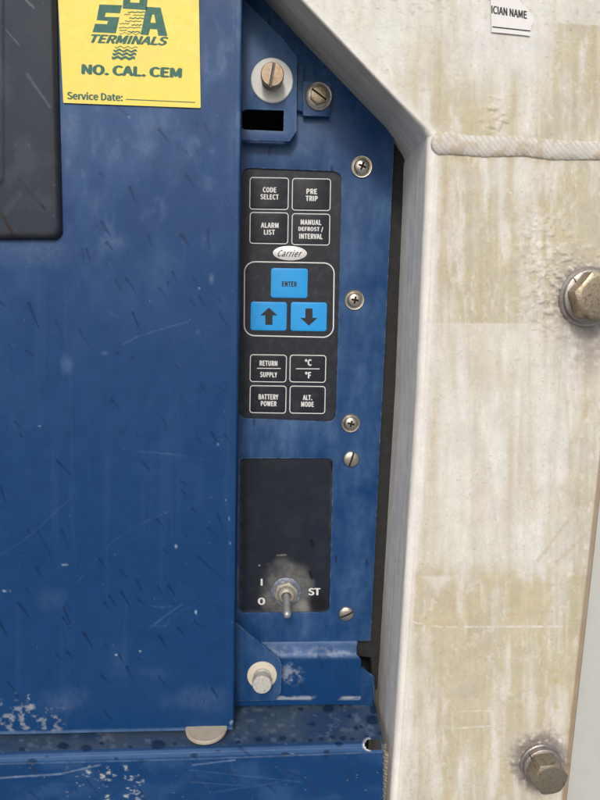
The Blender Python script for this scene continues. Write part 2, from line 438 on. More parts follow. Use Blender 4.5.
# ------------------------------------------------------------------ white welded post and corner gusset
def interp(v, xs, ys): return np.interp(v, xs, ys)
rows = np.concatenate([np.linspace(-150, 0, 12), np.arange(1, 806, 1.0), np.linspace(808, 900, 8)])
xf = interp(rows, [-150, 0, 129, 136, 175, 399, 640, 800, 900], [165, 301, 424, 428.5, 427, 417, 401.5, 391, 385])
xr = 600+(492-rows)*0.110
YF = -77.0
nfront = 190
uf = np.linspace(0, 1, nfront)
PX = xf[:, None]+uf[None]*(xr-xf)[:, None]; PY = np.repeat(rows[:, None], nfront, 1)
def frame_paint(PX, PY):
    C = np.zeros(PX.shape+(3,)); C[:] = (0.755, 0.775, 0.765)
    edge = PX-xf[:, None]
    st = fbm(PX/16, PY/150, 1, 5); st2 = fbm(PX/5, PY/90, 7, 4); bl = fbm(PX/38, PY/55, 12, 5); fi = fbm(PX/4, PY/4, 31, 4)
    # where the paint is more stained: post top, foot, right of the gusset
    zone = interp(PY, [-60, 0, 40, 100, 140, 165, 320, 335, 420, 560, 585, 800], [.20, .20, .24, .38, .44, .44, .42, .34, .26, .32, .50, .56])
    zone = zone+0.26*sst(520, 600, PX)*sst(420, 120, PY)
    m = np.clip(sst(0.30, 0.78, 0.5*st+0.25*st2+0.35*bl)*1.25*(zone+0.12)+zone*0.45, 0, 1)
    C = mixc(C, (0.52, 0.47, 0.315), np.clip(m*1.35, 0, .88))
    C = mixc(C, (0.45, 0.36, 0.21), sst(.50, .80, .6*st2+.4*st)*np.clip(zone*1.8, 0, 1)*.6)
    C = mixc(C, (0.50, 0.48, 0.45), sst(.50, .78, fbm(PX/26, PY/46, 83, 5))*.26)
    C = mixc(C, (0.80, 0.80, 0.795), sst(.55, .8, fbm(PX/11, PY/60, 23, 5))*.5)
    mot = fbm(PX/5, PY/6, 61, 4); mot2 = fbm(PX/12, PY/14, 63, 4)
    C = mixc(C, (0.47, 0.39, 0.25), sst(.50, .78, .6*mot+.4*mot2)*np.clip(zone*1.7, 0, 1)*.35)
    C = mixc(C, (0.80, 0.80, 0.79), sst(.55, .74, fbm(PX/4, PY/7, 67, 4))*sst(.45, .7, mot2)*.38)
    C = mixc(C, (0.36, 0.32, 0.26), sst(.70, .78, fbm(PX/1.8, PY/5, 69, 3))*.22)
    # drip streak beside the rounded corner
    s = np.exp(-((edge-19-5*(st-.5))/5.0)**2)*sst(150, 190, PY)*sst(520, 430, PY)*(0.4+0.6*st2)
    C = mixc(C, (0.50, 0.38, 0.21), s*0.62)
    for x0, w, y0, y1, k in ((478, 4, 260, 620, .28), (514, 3, 400, 560, .35), (522, 3, 330, 560, .22), (452, 3, 560, 760, .3), (475, 5, 60, 120, .5), (535, 3, 20, 135, .3), (570, 5, 60, 140, .35), (590, 6, 30, 140, .4)):
        s = np.exp(-((PX-x0+(PY-400)*.035+6*(bl-.5))/w)**2)*sst(y0, y0+40, PY)*sst(y1, y1-60, PY)
        C = mixc(C, (0.47, 0.39, 0.27), s*k*(0.5+st2))
    # highlight painted along the corner radius
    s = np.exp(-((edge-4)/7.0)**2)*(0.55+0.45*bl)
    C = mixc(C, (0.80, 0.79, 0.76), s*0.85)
    # remains of tape and labels: rectangles with sharp rims
    def rect(x0, y0, x1, y1, sl=0.012, soft=0.8):
        yy = PY-(PX-x0)*sl
        return sst(x0-soft, x0+soft, PX)*sst(x1+soft, x1-soft, PX)*sst(y0-soft, y0+soft, yy)*sst(y1+soft, y1-soft, yy)
    C = mixc(C, (0.78, 0.77, 0.74), rect(446, 162, 560, 191, 0.01, 4)*0.16)
    C = mixc(C, (0.79, 0.79, 0.775), rect(415, 323, 700, 640, 0.004)*sst(450, 330, PY)*(0.15+0.45*bl))
    C = mixc(C, (0.79, 0.79, 0.775), rect(415, 386, 565, 570, 0.004, 20)*(0.15+0.35*bl))
    C = mixc(C, (0.57, 0.485, 0.33), rect(412, 573, 590, 625, -0.01)*sst(0.35, 0.6, bl+0.2*(fi-.5))*0.5)
    C = mixc(C, (0.60, 0.53, 0.40), rect(412, 627, 582, 900, -0.005)*0.15)
    C = mixc(C, (0.79, 0.79, 0.78), sst(26, 12, np.abs(PX-438)+(PY-573)*0.9)*sst(574, 578, PY)*0.5)
    for (a, b, w, k) in (((412, 622), (440, 627), 1.2, .8), ((440, 627), (562, 626.5), 1.1, .95), ((488, 656.5), (515, 656.5), .8, .5), ((460, 711.5), (497, 711), .8, .6), ((450, 728.5), (493, 726), 1.0, .75), ((495, 640), (500, 657), .9, .5), ((418, 324), (520, 324.5), .8, .35), ((556, 40), (600, 44), .7, .5)):
        d, t = segdist(PX, PY, a, b)
        C = mixc(C, (0.84, 0.84, 0.83), sst(w, w*0.35, d)*k*.7*np.clip(2.6*st2-.7, 0, 1.2))
    # whiter unstained label ghost at top right, lighter top
    C = mixc(C, (0.80, 0.80, 0.80), rect(556, -80, 700, 23, 0.05)*0.5)
    C = mixc(C, (0.76, 0.77, 0.785), sst(120, 40, PY)*sst(430, 480, PX)*sst(575, 520, PX)*sst(0.35, 0.6, bl)*0.55)
    # scuffs
    for (a, b, w, k) in (((538, 560), (575, 512), 3.0, .5), ((556, 563), (590, 530), 3.0, .5), ((582, 440), (578, 505), 4, .5), ((560, 488), (572, 494), 5, .35), ((590, 402), (575, 440), 5, .35)):
        d, t = segdist(PX, PY, a, b)
        C = mixc(C, (0.50, 0.42, 0.30), sst(w, 0, d+5*(fi-.5))*k*(.4+fi))
    for x, y, r, k in ((556, 671, 3.6, .5), (556, 681, 4.6, .55), (547, 693, 3.2, .4), (557, 707, 3.6, .45), (500, 733, 4.5, .4), (573, 187, 4, .5), (573, 178, 3, .3), (497, 363, 3, .5), (552, 190, 2.5, .3), (460, 721, 2.0, .5)):
        d = np.hypot(PX-x, (PY-y))+3*(fi-.5)
        C = mixc(C, (0.55, 0.40, 0.18), sst(r, r*.4, d)*k)
    # blistered grey grime round the bolts
    H = np.zeros_like(PX)
    crust = sst(0.42, 0.66, fbm(PX/6, PY/6, 51, 4))
    for bx, by, r0, r1, el in ((588, 298, 26, 66, 1.0), (540, 762, 22, 40, 1.0)):
        d = np.hypot(PX-bx, PY-by)
        k = sst(r1, r0, d+14*(bl-.5))
        C = mixc(C, (0.42, 0.385, 0.36), k*0.85*(0.35+0.65*st2))
        C = mixc(C, (0.20, 0.175, 0.165), sst(r0+13, r0-1, d+12*(fi-.5))*0.8)
        C = mixc(C, (0.78, 0.77, 0.76), k*sst(.62, .72, fi)*0.5)
        H += k*crust*1.3
    k = sst(545, 592, PX)*sst(395, 350, PY)*sst(310, 335, PY)  # shadow beneath the upper bolt, painted into the colour
    C = mixc(C, (0.33, 0.30, 0.285), k*0.8*sst(.25, .6, .5*st2+.5*fi))
    k = sst(500, 540, PX)*sst(190, 240, PY)*sst(345, 300, PY)*sst(585, 560, PX)
    C = mixc(C, (0.72, 0.71, 0.69), k*0.3*crust); H += k*crust*0.9
    k = sst(12, 0, np.hypot(PX-497, (PY-118)*.8)-8+10*(fi-.5)); H += k*1.0*crust; C = mixc(C, (0.66, 0.60, 0.48), k*.35)
    # grime along the weld line and scattered specks
    d = np.abs(PY-(143.5+(PX-430)*0.055))
    C = mixc(C, (0.50, 0.43, 0.31), sst(15, 6, d)*sst(.35, .6, st2)*0.6*sst(425, 440, PX))
    C = mixc(C, (0.33, 0.28, 0.2), sst(.80, .86, fbm(PX/3, PY/3, 77, 3))*0.5)
    C = mixc(C, (0.24, 0.20, 0.17), sst(.74, .80, fbm(PX/6, PY/4, 90, 3))*sst(60, -10, PY)*0.38)
    # right rim painted dark brown for the shadow gap beside the wall
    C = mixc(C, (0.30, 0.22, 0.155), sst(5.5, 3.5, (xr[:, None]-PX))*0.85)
    H += 0.22*(bl-.5)
    return C, H
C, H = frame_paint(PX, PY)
front = at_np(PX, PY, np.full(PX.shape, YF))
front[..., 1] -= H*MM
E = front[:, 0].copy(); E[:, 1] = YF*MM
diag = interp(rows, [-150, 100, 140], [1.0, 1.0, 0.0])
wall = []; wc = []
fi = fbm(np.repeat(rows[:, None], 1, 1)/4.0, rows[:, None]*0+3, 5, 4)[:, 0]
rad = 2.6+3.4*(1-diag)
def wall_col(dx, y, shade):
    p = E.copy(); p[:, 0] += dx*MM; p[:, 1] = y*MM
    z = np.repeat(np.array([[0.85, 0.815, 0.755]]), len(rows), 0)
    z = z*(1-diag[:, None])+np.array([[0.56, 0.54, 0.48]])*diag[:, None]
    k = vn(rows/110, rows*0+y*0.35, 3)*0.6+vn(rows/30, rows*0+y*0.6, 9)*0.4
    z = z*(0.80+0.4*k)[:, None]
    kk = (sst(560, 760, rows)*np.clip((y+60)/70.0, 0, 1)*(.3+.6*vn(rows/25, rows*0+y*.2, 29)))[:, None]
    z = z*(1-kk)+np.array([[0.33, 0.25, 0.17]])*kk
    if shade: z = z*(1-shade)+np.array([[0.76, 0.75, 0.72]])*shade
    wall.append(p); wc.append(z)
for y in list(np.linspace(40, YF+11, 26))+[YF+8.5, YF+6.6]: wall_col(9*diag*(y-YF)/92.0, y, 0.0)
for a in np.linspace(0.05, 1.0, 7):
    t = a*math.pi/2
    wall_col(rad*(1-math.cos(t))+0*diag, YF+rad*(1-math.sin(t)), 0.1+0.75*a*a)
WP = np.stack(wall, 1); WC = np.stack(wc, 1)
front[:, 0:1, 0] = np.maximum(front[:, 0:1, 0], WP[:, -1:, 0]+0.0003)
for j in range(1, 12):                       # keep the first columns clear of the radius
    front[:, j, 0] = np.maximum(front[:, j, 0], front[:, j-1, 0]+0.0004)
back = [front[:, -1].copy() for _ in range(4)]
for b, (dx, dy) in zip(back, ((1.2, 0.8), (1.8, 2.5), (1.8, 12), (1.8, 60))): b[:, 0] += dx*MM; b[:, 1] = (YF+dy)*MM
BP = np.stack(back, 1); BC = np.repeat(np.repeat(np.array([[[0.26, 0.20, 0.15]]]), len(rows), 0), 4, 1)
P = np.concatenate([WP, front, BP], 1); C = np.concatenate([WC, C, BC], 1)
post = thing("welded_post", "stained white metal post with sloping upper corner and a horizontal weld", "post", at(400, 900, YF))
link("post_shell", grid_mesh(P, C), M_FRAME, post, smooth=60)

# weld bead
def weld():
    n, m = 260, 14; Pw = np.zeros((n, m, 3)); Cw = np.zeros((n, m, 3))
    for i in range(n):
        s = i/(n-1); px = 431+s*(637-431); py = 143.0+(px-431)*0.046
        c = np.array(at(px, py, YF))
        nx = vn(np.array([px/17.0, px/6.0, px/40.0]), np.array([0.3, 5.1, 9.0]), 6)
        rr = (9.0-1.9*s+1.3*(nx[0]-.5)+.8*(nx[1]-.5))*min(1.0, math.sqrt(max(0.0, 1-(1-min(s*20, 1))**2))+0.02)
        c[2] += (nx[2]-.5)*3.0*MM
        for j in range(m):
            a = math.pi*j/(m-1)
            ph = (px+10*math.cos(a)-3*math.cos(a)**2+2.4*nx[0]+1.2*nx[1])/6.2
            g = 0.5+0.5*math.sin(ph*2*math.pi)
            amp = (0.20+0.14*nx[2])*(1 if s > .07 else .2)
            Pw[i, j] = c+np.array([0, -math.sin(a)*rr*0.42*(1-amp+amp*g)*MM, math.cos(a)*rr*MM])
            Cw[i, j] = np.array([0.64, 0.62, 0.57])*(0.82+0.20*g)
    nz = fbm(np.repeat(np.arange(n)[:, None]/9.0, m, 1), np.repeat(np.arange(m)[None]/3.0, n, 0), 15, 3)
    Cw = mixc(Cw, (0.50, 0.42, 0.30), sst(.5, .7, nz)*.7)
    Pw[..., 1] -= (nz-.5)*1.0*MM
    return grid_mesh(Pw, Cw)
link("weld_bead", weld(), M_FRAME, post, smooth=60)

# torn paper label
tl = thing("torn_label", "torn scrap of white paper label with black printed letters", "label", at(512, 18, YF-1.2))
link("paper", plate_mesh([[(490, -40), (518, -40), (519.5, 0), (522, 4), (526, 6.5), (530, 13), (534, 18), (533.5, 22), (531, 27), (530.2, 36), (519, 34.6), (505, 33.2), (491.6, 32), (491, 15)]], YF-1.2, 0.5, 0), M_PAPER, tl, 0)
link("lettering", text_mesh("ICIAN NAME", [(491.4, 5.2), (527, 11), (527, 19), (491.4, 13.4)], YF-1.35, 0.016), M_BLACKINK, tl, 0)
link("printed_line", plate_mesh([[(492.3, 26.2), (530.4, 30.4), (530.4, 31.6), (492.3, 27.4)]], YF-1.35, 0.1), M_BLACKINK, tl, 0)

# big hex bolts through the post
def big_bolt(label, wpx, wpy, rw, ra, rot, mat, H):
    c = at(wpx, wpy, YF)
    t = thing("hex_bolt", label, "bolt", c, "hex bolts through the white post")
    link("washer", lathe(c, [(0, -2), (rw, -2), (rw, 2.2), (rw-0.9, 3.2), (rw*.6, 3.2)], 56), M_OLDZINC, t)
    c2 = c+Vector((0, -3.2*MM, 0))
    ring = lathe(c2, [(rw*.55, 0), (rw*0.87, 0), (rw*0.89, 0.8), (rw*0.89, 3.4), (rw*0.84, 4.2), (rw*.5, 4.2)], 56)
    a = 2.45
    ring = cut(ring, [(c2+Vector((math.cos(a)*rw*.8*MM, -2*MM, math.sin(a)*rw*.8*MM)), (rw*.25*MM, 6*MM, 0.45*MM), -a+0.35)], (M_OLDZINC, M_RECESS_SHADE))
    link("lock_washer", ring, [], t)
    link("head", hex_head(c+Vector((0, -7.2*MM, 0)), ra, H, rot), mat, t, 25)
    return t
big_bolt("large tarnished hex bolt cut by the frame edge, in blistered grimy paint", 587, 297, 26, 19.5, math.radians(172), M_BOLT, 15)
big_bolt("olive brown hex bolt with rusty sides at the foot of the white post", 540, 762, 21, 15.5, math.radians(8), M_OLIVE, 16)

# ------------------------------------------------------------------ blue ledge at the bottom
lg = thing("bottom_ledge", "blue painted metal ledge with rounded front lip under the door", "ledge", at(190, 850, -60))
def ledge():
    # rows: (py at x=383, py at x=0, depth)
    key = [(698.0, 706.0, 8.0), (741.0, 752.5, -66.0), (743.2, 755, -69.5), (746.8, 758.5, -72.0), (751, 762.5, -73.0), (900, 905, -73.0)]
    rws = []
    for k, n in zip(range(len(key)-1), (46, 5, 6, 6, 230)):
        for j in range(n):
            t = j/n; rws.append(tuple(a*(1-t)+b*t for a, b in zip(key[k], key[k+1])))
    rws.append(key[-1])
    nc = 330
    PXg = np.zeros((len(rws), nc)); PYg = np.zeros_like(PXg); Y = np.zeros_like(PXg)
    for i, (pr, pl, y) in enumerate(rws):
        xe = np.interp(pr, [690, 700, 738, 900], [372, 374, 383, 382])
        x = np.concatenate([np.linspace(-420, -8, 30, endpoint=False), np.linspace(-8, xe, nc-30)])
        PXg[i] = x; PYg[i] = pl+(pr-pl)*x/383.0; Y[i] = y
    Pg = at_np(PXg, PYg, Y)
    C = np.zeros(Pg.shape); C[:] = BLUE
    b1 = fbm(PXg/40, PYg/25, 3, 5); b2 = fbm(PXg/7, PYg/5, 8, 4); fi = fbm(PXg/3, PYg/3, 21, 3)
    lip = np.array([sst(np.array(738.), np.array(743.), np.array(r[0]))*sst(np.array(753.), np.array(749.), np.array(r[0])) for r in rws])[:, None]
    top = np.array([1.0 if r[2] > -66 else 0.0 for r in rws])[:, None]
    C = mixc(C, (0.085, 0.12, 0.165), top*(0.3+0.5*sst(.3, .7, b1)))  # sky reflection on the ledge top, painted as grey-blue
    C = mixc(C, (0.07, 0.15, 0.30), lip*(0.2+0.5*b1))  # highlight of the rounded lip painted into the blue
    C = mixc(C, (0.04, 0.11, 0.25), (1-top)*(1-lip)*0.4*sst(.4, .7, b1))
    C = mixc(C, (0.20, 0.25, 0.33), top*sst(.62, .75, b2)*.4)
    wet = np.zeros_like(PXg)
    def r7(x, y, rx, ry=None): return (200+x/2.727, 610+y/2.727, rx/2.727, (ry or rx*.7)/2.727)
    def r8(x, y, rx, ry=None): return (x/2.5, 600+y/2.5, rx/2.5, (ry or rx*.62)/2.5)
    spots = [r7(350, 270, 16, 11), r7(275, 270, 7), r7(308, 311, 8), r7(296, 311, 5), r7(470, 300, 18, 13), r7(475, 270, 11, 15), r7(390, 350, 9), r7(360, 346, 7), r7(225, 350, 10), r7(160, 352, 10), r7(105, 360, 8), r7(425, 321, 8), r7(455, 346, 7), r7(490, 336, 7), r7(385, 260, 5), r7(408, 290, 6), r7(255, 356, 6), r7(440, 318, 5), r7(378, 365, 10), r7(345, 392, 8, 10), r7(415, 352, 6), r7(232, 394, 10), r7(300, 356, 7), r7(330, 352, 6), r7(205, 290, 3), r7(190, 265, 4),
             r8(158, 365, 15), r8(215, 370, 15), r8(395, 362, 18), r8(54, 374, 9), r8(80, 405, 14), r8(255, 358, 6), r8(327, 368, 5), r8(438, 360, 5), r8(485, 388, 9), r8(355, 403, 8), r8(545, 378, 7), r8(10, 440, 7), r8(118, 392, 5), r8(290, 396, 5)]
    for x, y, rx, ry in spots:
        d = np.hypot((PXg-x)/rx, (PYg-y)/ry)+0.5*(fi-.5)
        m = sst(1.12, .85, d); C = mixc(C, (0.008, 0.030, 0.075), m*.85); wet = np.maximum(wet, m)
    for (a, b) in (((145, 800), (137, 783)), ((87, 780), (97, 793)), ((193, 775), (206, 790)), ((228, 768), (238, 782)), ((30, 792), (40, 800)), ((285, 771), (300, 776)), ((325, 752), (330, 760)), ((268, 785), (276, 793)), ((310, 783), (318, 797)), ((36, 772), (28, 766)), ((345, 773), (352, 782)), ((240, 748), (252, 757))):
        d, t = segdist(PXg, PYg, a, b); C = mixc(C, (0.010, 0.036, 0.11), sst(2.4, 1.0, d+t)*.8)
    # flaked paint and scratches on the front face, plus a painted highlight line under the lip
    reg = sst(60, 85, PXg)*sst(158, 130, PXg)*sst(764, 768, PYg)
    C = mixc(C, (0.44, 0.46, 0.47), reg*sst(.62, .76, fbm(PXg/6, PYg/4, 66, 4))*.85)
    C = mixc(C, (0.42, 0.45, 0.48), (1-top)*sst(.86, .90, fbm(PXg/3, PYg/2.5, 44, 3))*.5)
    for (a, b, w, k) in (((0, 778), (60, 774), 1.2, .5), ((60, 774), (100, 765), 1.1, .45), ((193, 765), (235, 760), 1.0, .4), ((190, 770), (300, 782), .8, .1), ((215, 792), (280, 782), .8, .1), ((190, 782), (245, 786), .7, .1), ((0, 764), (200, 759), .8, .22), ((200, 759), (383, 752), .9, .25)):
        d, t = segdist(PXg, PYg, a, b); C = mixc(C, (0.30, 0.39, 0.54), sst(w*1.25, w*.3, d+.8*(fi-.5))*k*(.2+1.1*b2))
    # oval slot in the lip near the right end
    q = np.maximum(np.abs(PYg-744.3-(383-PXg)*.012)-0.2, 0)
    slot = np.where(PXg < 369.5, np.hypot(PXg-369.5, PYg-744.3)-5.2, np.abs(PYg-744.3)-5.2)
    C = mixc(C, (0.55, 0.58, 0.62), sst(2.6, .8, slot)*(PXg < 370))
    drop = (slot < 0) & (PXg < 381)
    return grid_mesh(Pg, C, wet, drop)
link("ledge_sheet", ledge(), M_DOOR, lg, 60)

# braided cable hanging in the gap beside the ledge
def braid():
    n, m = 260, 20; Pb = np.zeros((n, m+1, 3)); Cb = np.zeros((n, m+1, 3))
    for i in range(n):
        c = np.array(at(388.5-(i/n)*1.5, 748+i*0.55, -50))
        for j in range(m+1):
            a = 2*math.pi*j/m; w = abs(math.sin(i*0.55*math.pi/3.2+a))*1.0+0.25*math.sin(i*.55*math.pi/3.2-2*a)
            r = 5.2+0.9*w
            Pb[i, j] = c+np.array([math.cos(a)*r*MM, math.sin(a)*r*MM, 0])
            Cb[i, j] = np.array([0.40, 0.37, 0.31])*(0.55+0.5*w)
    return grid_mesh(Pb, Cb)
tag(link("braided_cable", braid(), M_FRAME, None, 60), "grey braided cable in the gap between blue ledge and white post", "cable")

# ------------------------------------------------------------------ control panel: blue face plate with two windows
YP = 0.0
cp = thing("control_panel", "narrow blue face plate with two dark windows beside the white post", "control panel", at(310, 640, YP))
outer = rounded([(225, -120), (160, -120), (150, 646), (357, 646), (358, 641), (370.5, 641), (387, 300), (394.5, 136), (270, 3), (225, -45)], [0, 0, 0, 0, 0, 2, 0, 3, 0, 0], 4)
win1 = rounded([(241.5, 167.5), (342.0, 171.5), (335.8, 422), (238.5, 418)], [8, 9, 8, 8])
win2 = rounded([(239.5, 458.5), (333.0, 458.5), (329.5, 612.5), (238.5, 613)], [4, 4, 6, 6])
slot_hole = rounded([(225, 95), (292, 95), (290, 137), (225, 137)], 2)
link("face_plate", plate_mesh([outer, win1, win2, slot_hole], YP, 2.2, 0.7, 3), M_BLUE, cp, 35)

# black plate in the lower window, dusty round the switch
def switch_plate():
    PXg, PYg = np.meshgrid(np.linspace(232, 340, 130), np.linspace(452, 622, 200))
    C = np.zeros(PXg.shape+(3,)); C[:] = (0.012, 0.016, 0.027)
    b = fbm(PXg/14, PYg/14, 4, 5); f = fbm(PXg/4, PYg/4, 14, 4)
    d = np.hypot((PXg-286)/1.05, np.where(PYg < 590, (PYg-592)/1.25, (PYg-592)*1.0))
    halo = sst(30, 15, d+12*(b-.5))
    C = mixc(C, (0.21, 0.21, 0.20), halo*(.30+.55*f))
    d2 = np.hypot(PXg-304, (PYg-607)*1.3); C = mixc(C, (0.30, 0.30, 0.28), sst(12, 3, d2+6*(f-.5))*.6)
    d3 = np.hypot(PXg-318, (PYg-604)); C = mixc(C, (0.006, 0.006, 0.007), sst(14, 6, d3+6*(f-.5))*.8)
    dd, t = segdist(PXg, PYg, (277, 555.4), (286, 554.8)); C = mixc(C, (0.5, 0.5, 0.48), sst(1.0, .2, dd+.9*(f-.5))*.3)
    edge = np.minimum(np.minimum(PXg-239, 333-PXg), 613-PYg)
    C = mixc(C, (0.14, 0.15, 0.16), sst(4, 0, edge+5*(f-.5))*.25)
    C = mixc(C, (0.03, 0.036, 0.048), sst(.5, .75, b)*.25)
    for (a, q) in (((311, 540), (313, 546)), ((310, 572), (312, 578)), ((331, 462), (333, 472))):
        dd, t = segdist(PXg, PYg, a, q); C = mixc(C, (0.003, 0.003, 0.004), sst(2, .8, dd)*.9)
    C = mixc(C, (0.5, 0.5, 0.5), sst(1.1, .5, np.hypot(PXg-259.5, PYg-565.5))*.7)
    return grid_mesh(at_np(PXg, PYg, np.full(PXg.shape, YP+1.5)), C)
sp = link("switch_plate", switch_plate(), M_DUSTY, cp, 0)
YS = YP+1.35
for wd, q in (("I", [(260.7, 578.8), (262.6, 578.8), (262.6, 585.6), (260.7, 585.6)]), ("O", [(257.8, 597.6), (265.2, 597.6), (265.2, 604.9), (257.8, 604.9)]),
              ("ST", [(308.2, 588.0), (320.6, 588.0), (320.6, 595.4), (308.2, 595.4)])):
    link("lettering", text_mesh(wd, q, YS, 0.018 if wd != "I" else 0.0), M_WHITE, sp, 0)

def screw(px, py, r, kind, rot, washer, y=YP, label=None):
    c = at(px, py, y); G = (M_STEEL, M_RECESS_SHADE)
    if kind == 'phillips':
        me = lathe(c, [(0, -1), (r*.76, -1), (r*.76, 1.6), (r*.71, 2.8), (r*.57, 4.0), (r*.35, 4.8), (0, 5.2)], 48)
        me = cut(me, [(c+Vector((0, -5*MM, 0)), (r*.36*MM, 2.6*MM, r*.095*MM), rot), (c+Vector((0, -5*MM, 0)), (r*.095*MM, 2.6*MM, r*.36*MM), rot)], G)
        parts = [lathe(c, [(0, -1), (r, -1), (r, 0.6), (r*.95, 1.5), (r*.88, 1.4), (r*.82, .5), (r*.7, .3)], 48), me]
    else:
        me = lathe(c, [(0, -1), (r, -1), (r, 0.8), (r*.93, 2.0), (r*.75, 2.9), (r*.4, 3.6), (0, 3.8)], 48)
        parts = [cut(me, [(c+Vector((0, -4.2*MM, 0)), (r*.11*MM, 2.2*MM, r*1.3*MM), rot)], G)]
    o = link("screw", merge(parts), G, cp, 35)
    if label: o['label'] = label
    return o
screw(361.5, 167, 10.2, 'phillips', 0.35, True, label="cross slot screw in a washer, nearest the sloping edge")
screw(354.3, 300, 9.8, 'phillips', 0.15, True, label="cross slot screw in a washer beside the blue arrow keys")
screw(350.5, 423, 9.6, 'phillips', 0.2, True, label="cross slot screw in a washer beside the keypad's lower corner")
screw(351, 459, 8.6, 'slot', 0.28, False, label="slotted screw beside the top of the lower window")
screw(346, 613.5, 8.4, 'slot', 1.15, False, label="slotted screw beside the foot of the lower window")

# folded lip and lower apron of the face plate
def fold():
    key = [(634, 1.2), (640.5, 0.8), (644, -1.5), (650, -8.5), (653.5, -12), (657, -13.5), (661, -13.8), (705, -13.8)]
    rws = []
    for (a, b) in zip(key, key[1:]):
        n = max(2, int((b[0]-a[0])/1.2))
        for j in range(n): rws.append((a[0]+(b[0]-a[0])*j/n, a[1]+(b[1]-a[1])*j/n))
    rws.append(key[-1]); nc = 130
    PXg = np.zeros((len(rws), nc)); PYg = np.zeros_like(PXg); Y = np.zeros_like(PXg)
    for i, (p, y) in enumerate(rws):
        xe = np.interp(p, [634, 655, 660, 700], [357, 356.5, 361, 360.5]); PXg[i] = np.linspace(225, xe, nc)
        PYg[i] = p-(PXg[i]-300)*0.012; Y[i] = y
    C = np.zeros(PXg.shape+(3,)); C[:] = BLUE
    b = fbm(PXg/22, PYg/10, 3, 5); f = fbm(PXg/5, PYg/4, 13, 4)
    lip = sst(643, 650, PYg)*sst(659, 655, PYg)
    C = mixc(C, (0.12, 0.20, 0.36), sst(637, 643, PYg)*sst(660, 655, PYg)*(.25+.6*b))  # upward slope painted lighter as if lit, highlight at its foot below
    C = mixc(C, (0.30, 0.36, 0.47), lip*sst(.45, .7, f)*.5)
    d = np.hypot((PXg-292)/14, (PYg-674)/13); C = mixc(C, (0.28, 0.33, 0.42), sst(1.1, .3, d)*sst(.42, .62, f)*.75)
    C = mixc(C, (0.40, 0.44, 0.50), sst(2.4, 1, np.abs(PYg-698))*sst(.5, .65, b)*.7)
    for (a, q) in (((318, 655), (324, 671)), ((336, 672), (340, 688)), ((300, 684), (306, 694)), ((345, 660), (348, 668))):
        dd, t = segdist(PXg, PYg, a, q); C = mixc(C, (0.008, 0.03, 0.10), sst(2.2, .8, dd+t)*.7)
    return grid_mesh(at_np(PXg, PYg, Y), C)
link("folded_apron", fold(), M_DOOR, cp, 60)
link("corner_tab", plate_mesh([rounded([(352, 670), (363, 667.5), (367, 671.5), (374.5, 677), (374, 712), (352, 712)], [0, 2, 2, 2, 0, 0], 3)], -4, 2, 0.5), M_BLUE, cp, 35)

# black seal strip between panel and post
def seal():
    me = plate_mesh([[(268, -40), (300, -40), (396, 118), (414, 150), (404, 320), (384, 690), (372, 690), (371, 658), (353, 656), (356, 640), (366, 600), (380, 300), (385, 150)]], 9, 10, 1.5)
    return me
tag(link("seal_strip", seal(), M_SEAL, None, 35), "black foam seal strip between the blue face plate and white post", "seal")

# ------------------------------------------------------------------ membrane keypad in the upper window
YK = YP+1.6
kp = thing("membrane_keypad", "black membrane keypad with white outlined keys and three bright blue keys", "keypad", at(288, 420, YK))
link("membrane", plate_mesh([rounded([(236, 162), (347, 166), (341, 428), (233, 424)], 6)], YK, 2.0, 0), M_MEMB, kp, 0)
def key(x0, y0, x1, y1, legend=None, blue=False, r=3.2, rule=None, arrow=0, label=None):
    sl = 0.016
    def q(d): return rounded([(x0+d, y0+d), (x1-d+.1, y0+d+(x1-x0)*sl), (x1-d-.5, y1-d+(x1-x0)*sl), (x0+d-.5, y1-d)], max(r-d, .8), 5)
    if blue:
        o = link("key", plate_mesh([q(0)], YK-0.45, 0.5, 0.2), M_KEYBLUE, kp, 35)
    else:
        o = link("key", merge([plate_mesh([q(0.6)], YK-0.30, 0.35, 0.15), plate_mesh([q(0), q(0.8)], YK-0.42, 0.42, 0.0)]), [M_KEY, M_WHITE], kp, 35)
    if label: o['label'] = label
    ms = []
    yl = YK-(0.52 if blue else 0.36)
    for body, a, b, c, d in (legend or []):
        ms.append(text_mesh(body, box(a, b, c, d), yl, 0.024, 0, 1.06))
    if rule: ms.append(plate_mesh([[(rule[0], rule[1]-.5), (rule[2], rule[1]-.3), (rule[2], rule[1]+.5), (rule[0], rule[1]+.3)]], yl, 0.05))
    if arrow:
        cx, cy = (x0+x1)/2, (y0+y1)/2+.5; s = -arrow
        pts = [(cx, cy+s*8.8), (cx+8.6, cy+s*1.0), (cx+3.6, cy+s*1.0), (cx+3.6, cy-s*8.4), (cx-3.6, cy-s*8.4), (cx-3.6, cy+s*1.0), (cx-8.6, cy+s*1.0)]
        ms.append(plate_mesh([pts], yl, 0.05))
    if ms:
        link("legend", merge(ms), [M_BLACKINK if blue else M_WHITE]*len(ms), o, 0)
key(249.8, 177, 288.9, 209.4, [("CODE", 262.8, 187, 276.4, 192.4), ("SELECT", 260.4, 194, 278.8, 199.4)])
key(292.2, 178, 330.9, 210.4, [("PRE", 306.4, 188.6, 317.2, 194), ("TRIP", 305.6, 195.6, 317.8, 201)])
key(249.9, 211.9, 288.6, 243.6, [("ALARM", 260.8, 222.4, 278.6, 227.8), ("LIST", 263.8, 229.4, 275.0, 234.8)])
key(291.9, 213.2, 330.2, 244.9, [("MANUAL", 300.6, 219.4, 321.4, 224.8), ("DEFROST /", 298.4, 226.4, 323.2, 231.8), ("INTERVAL", 299.2, 233.4, 322.6, 238.8)])
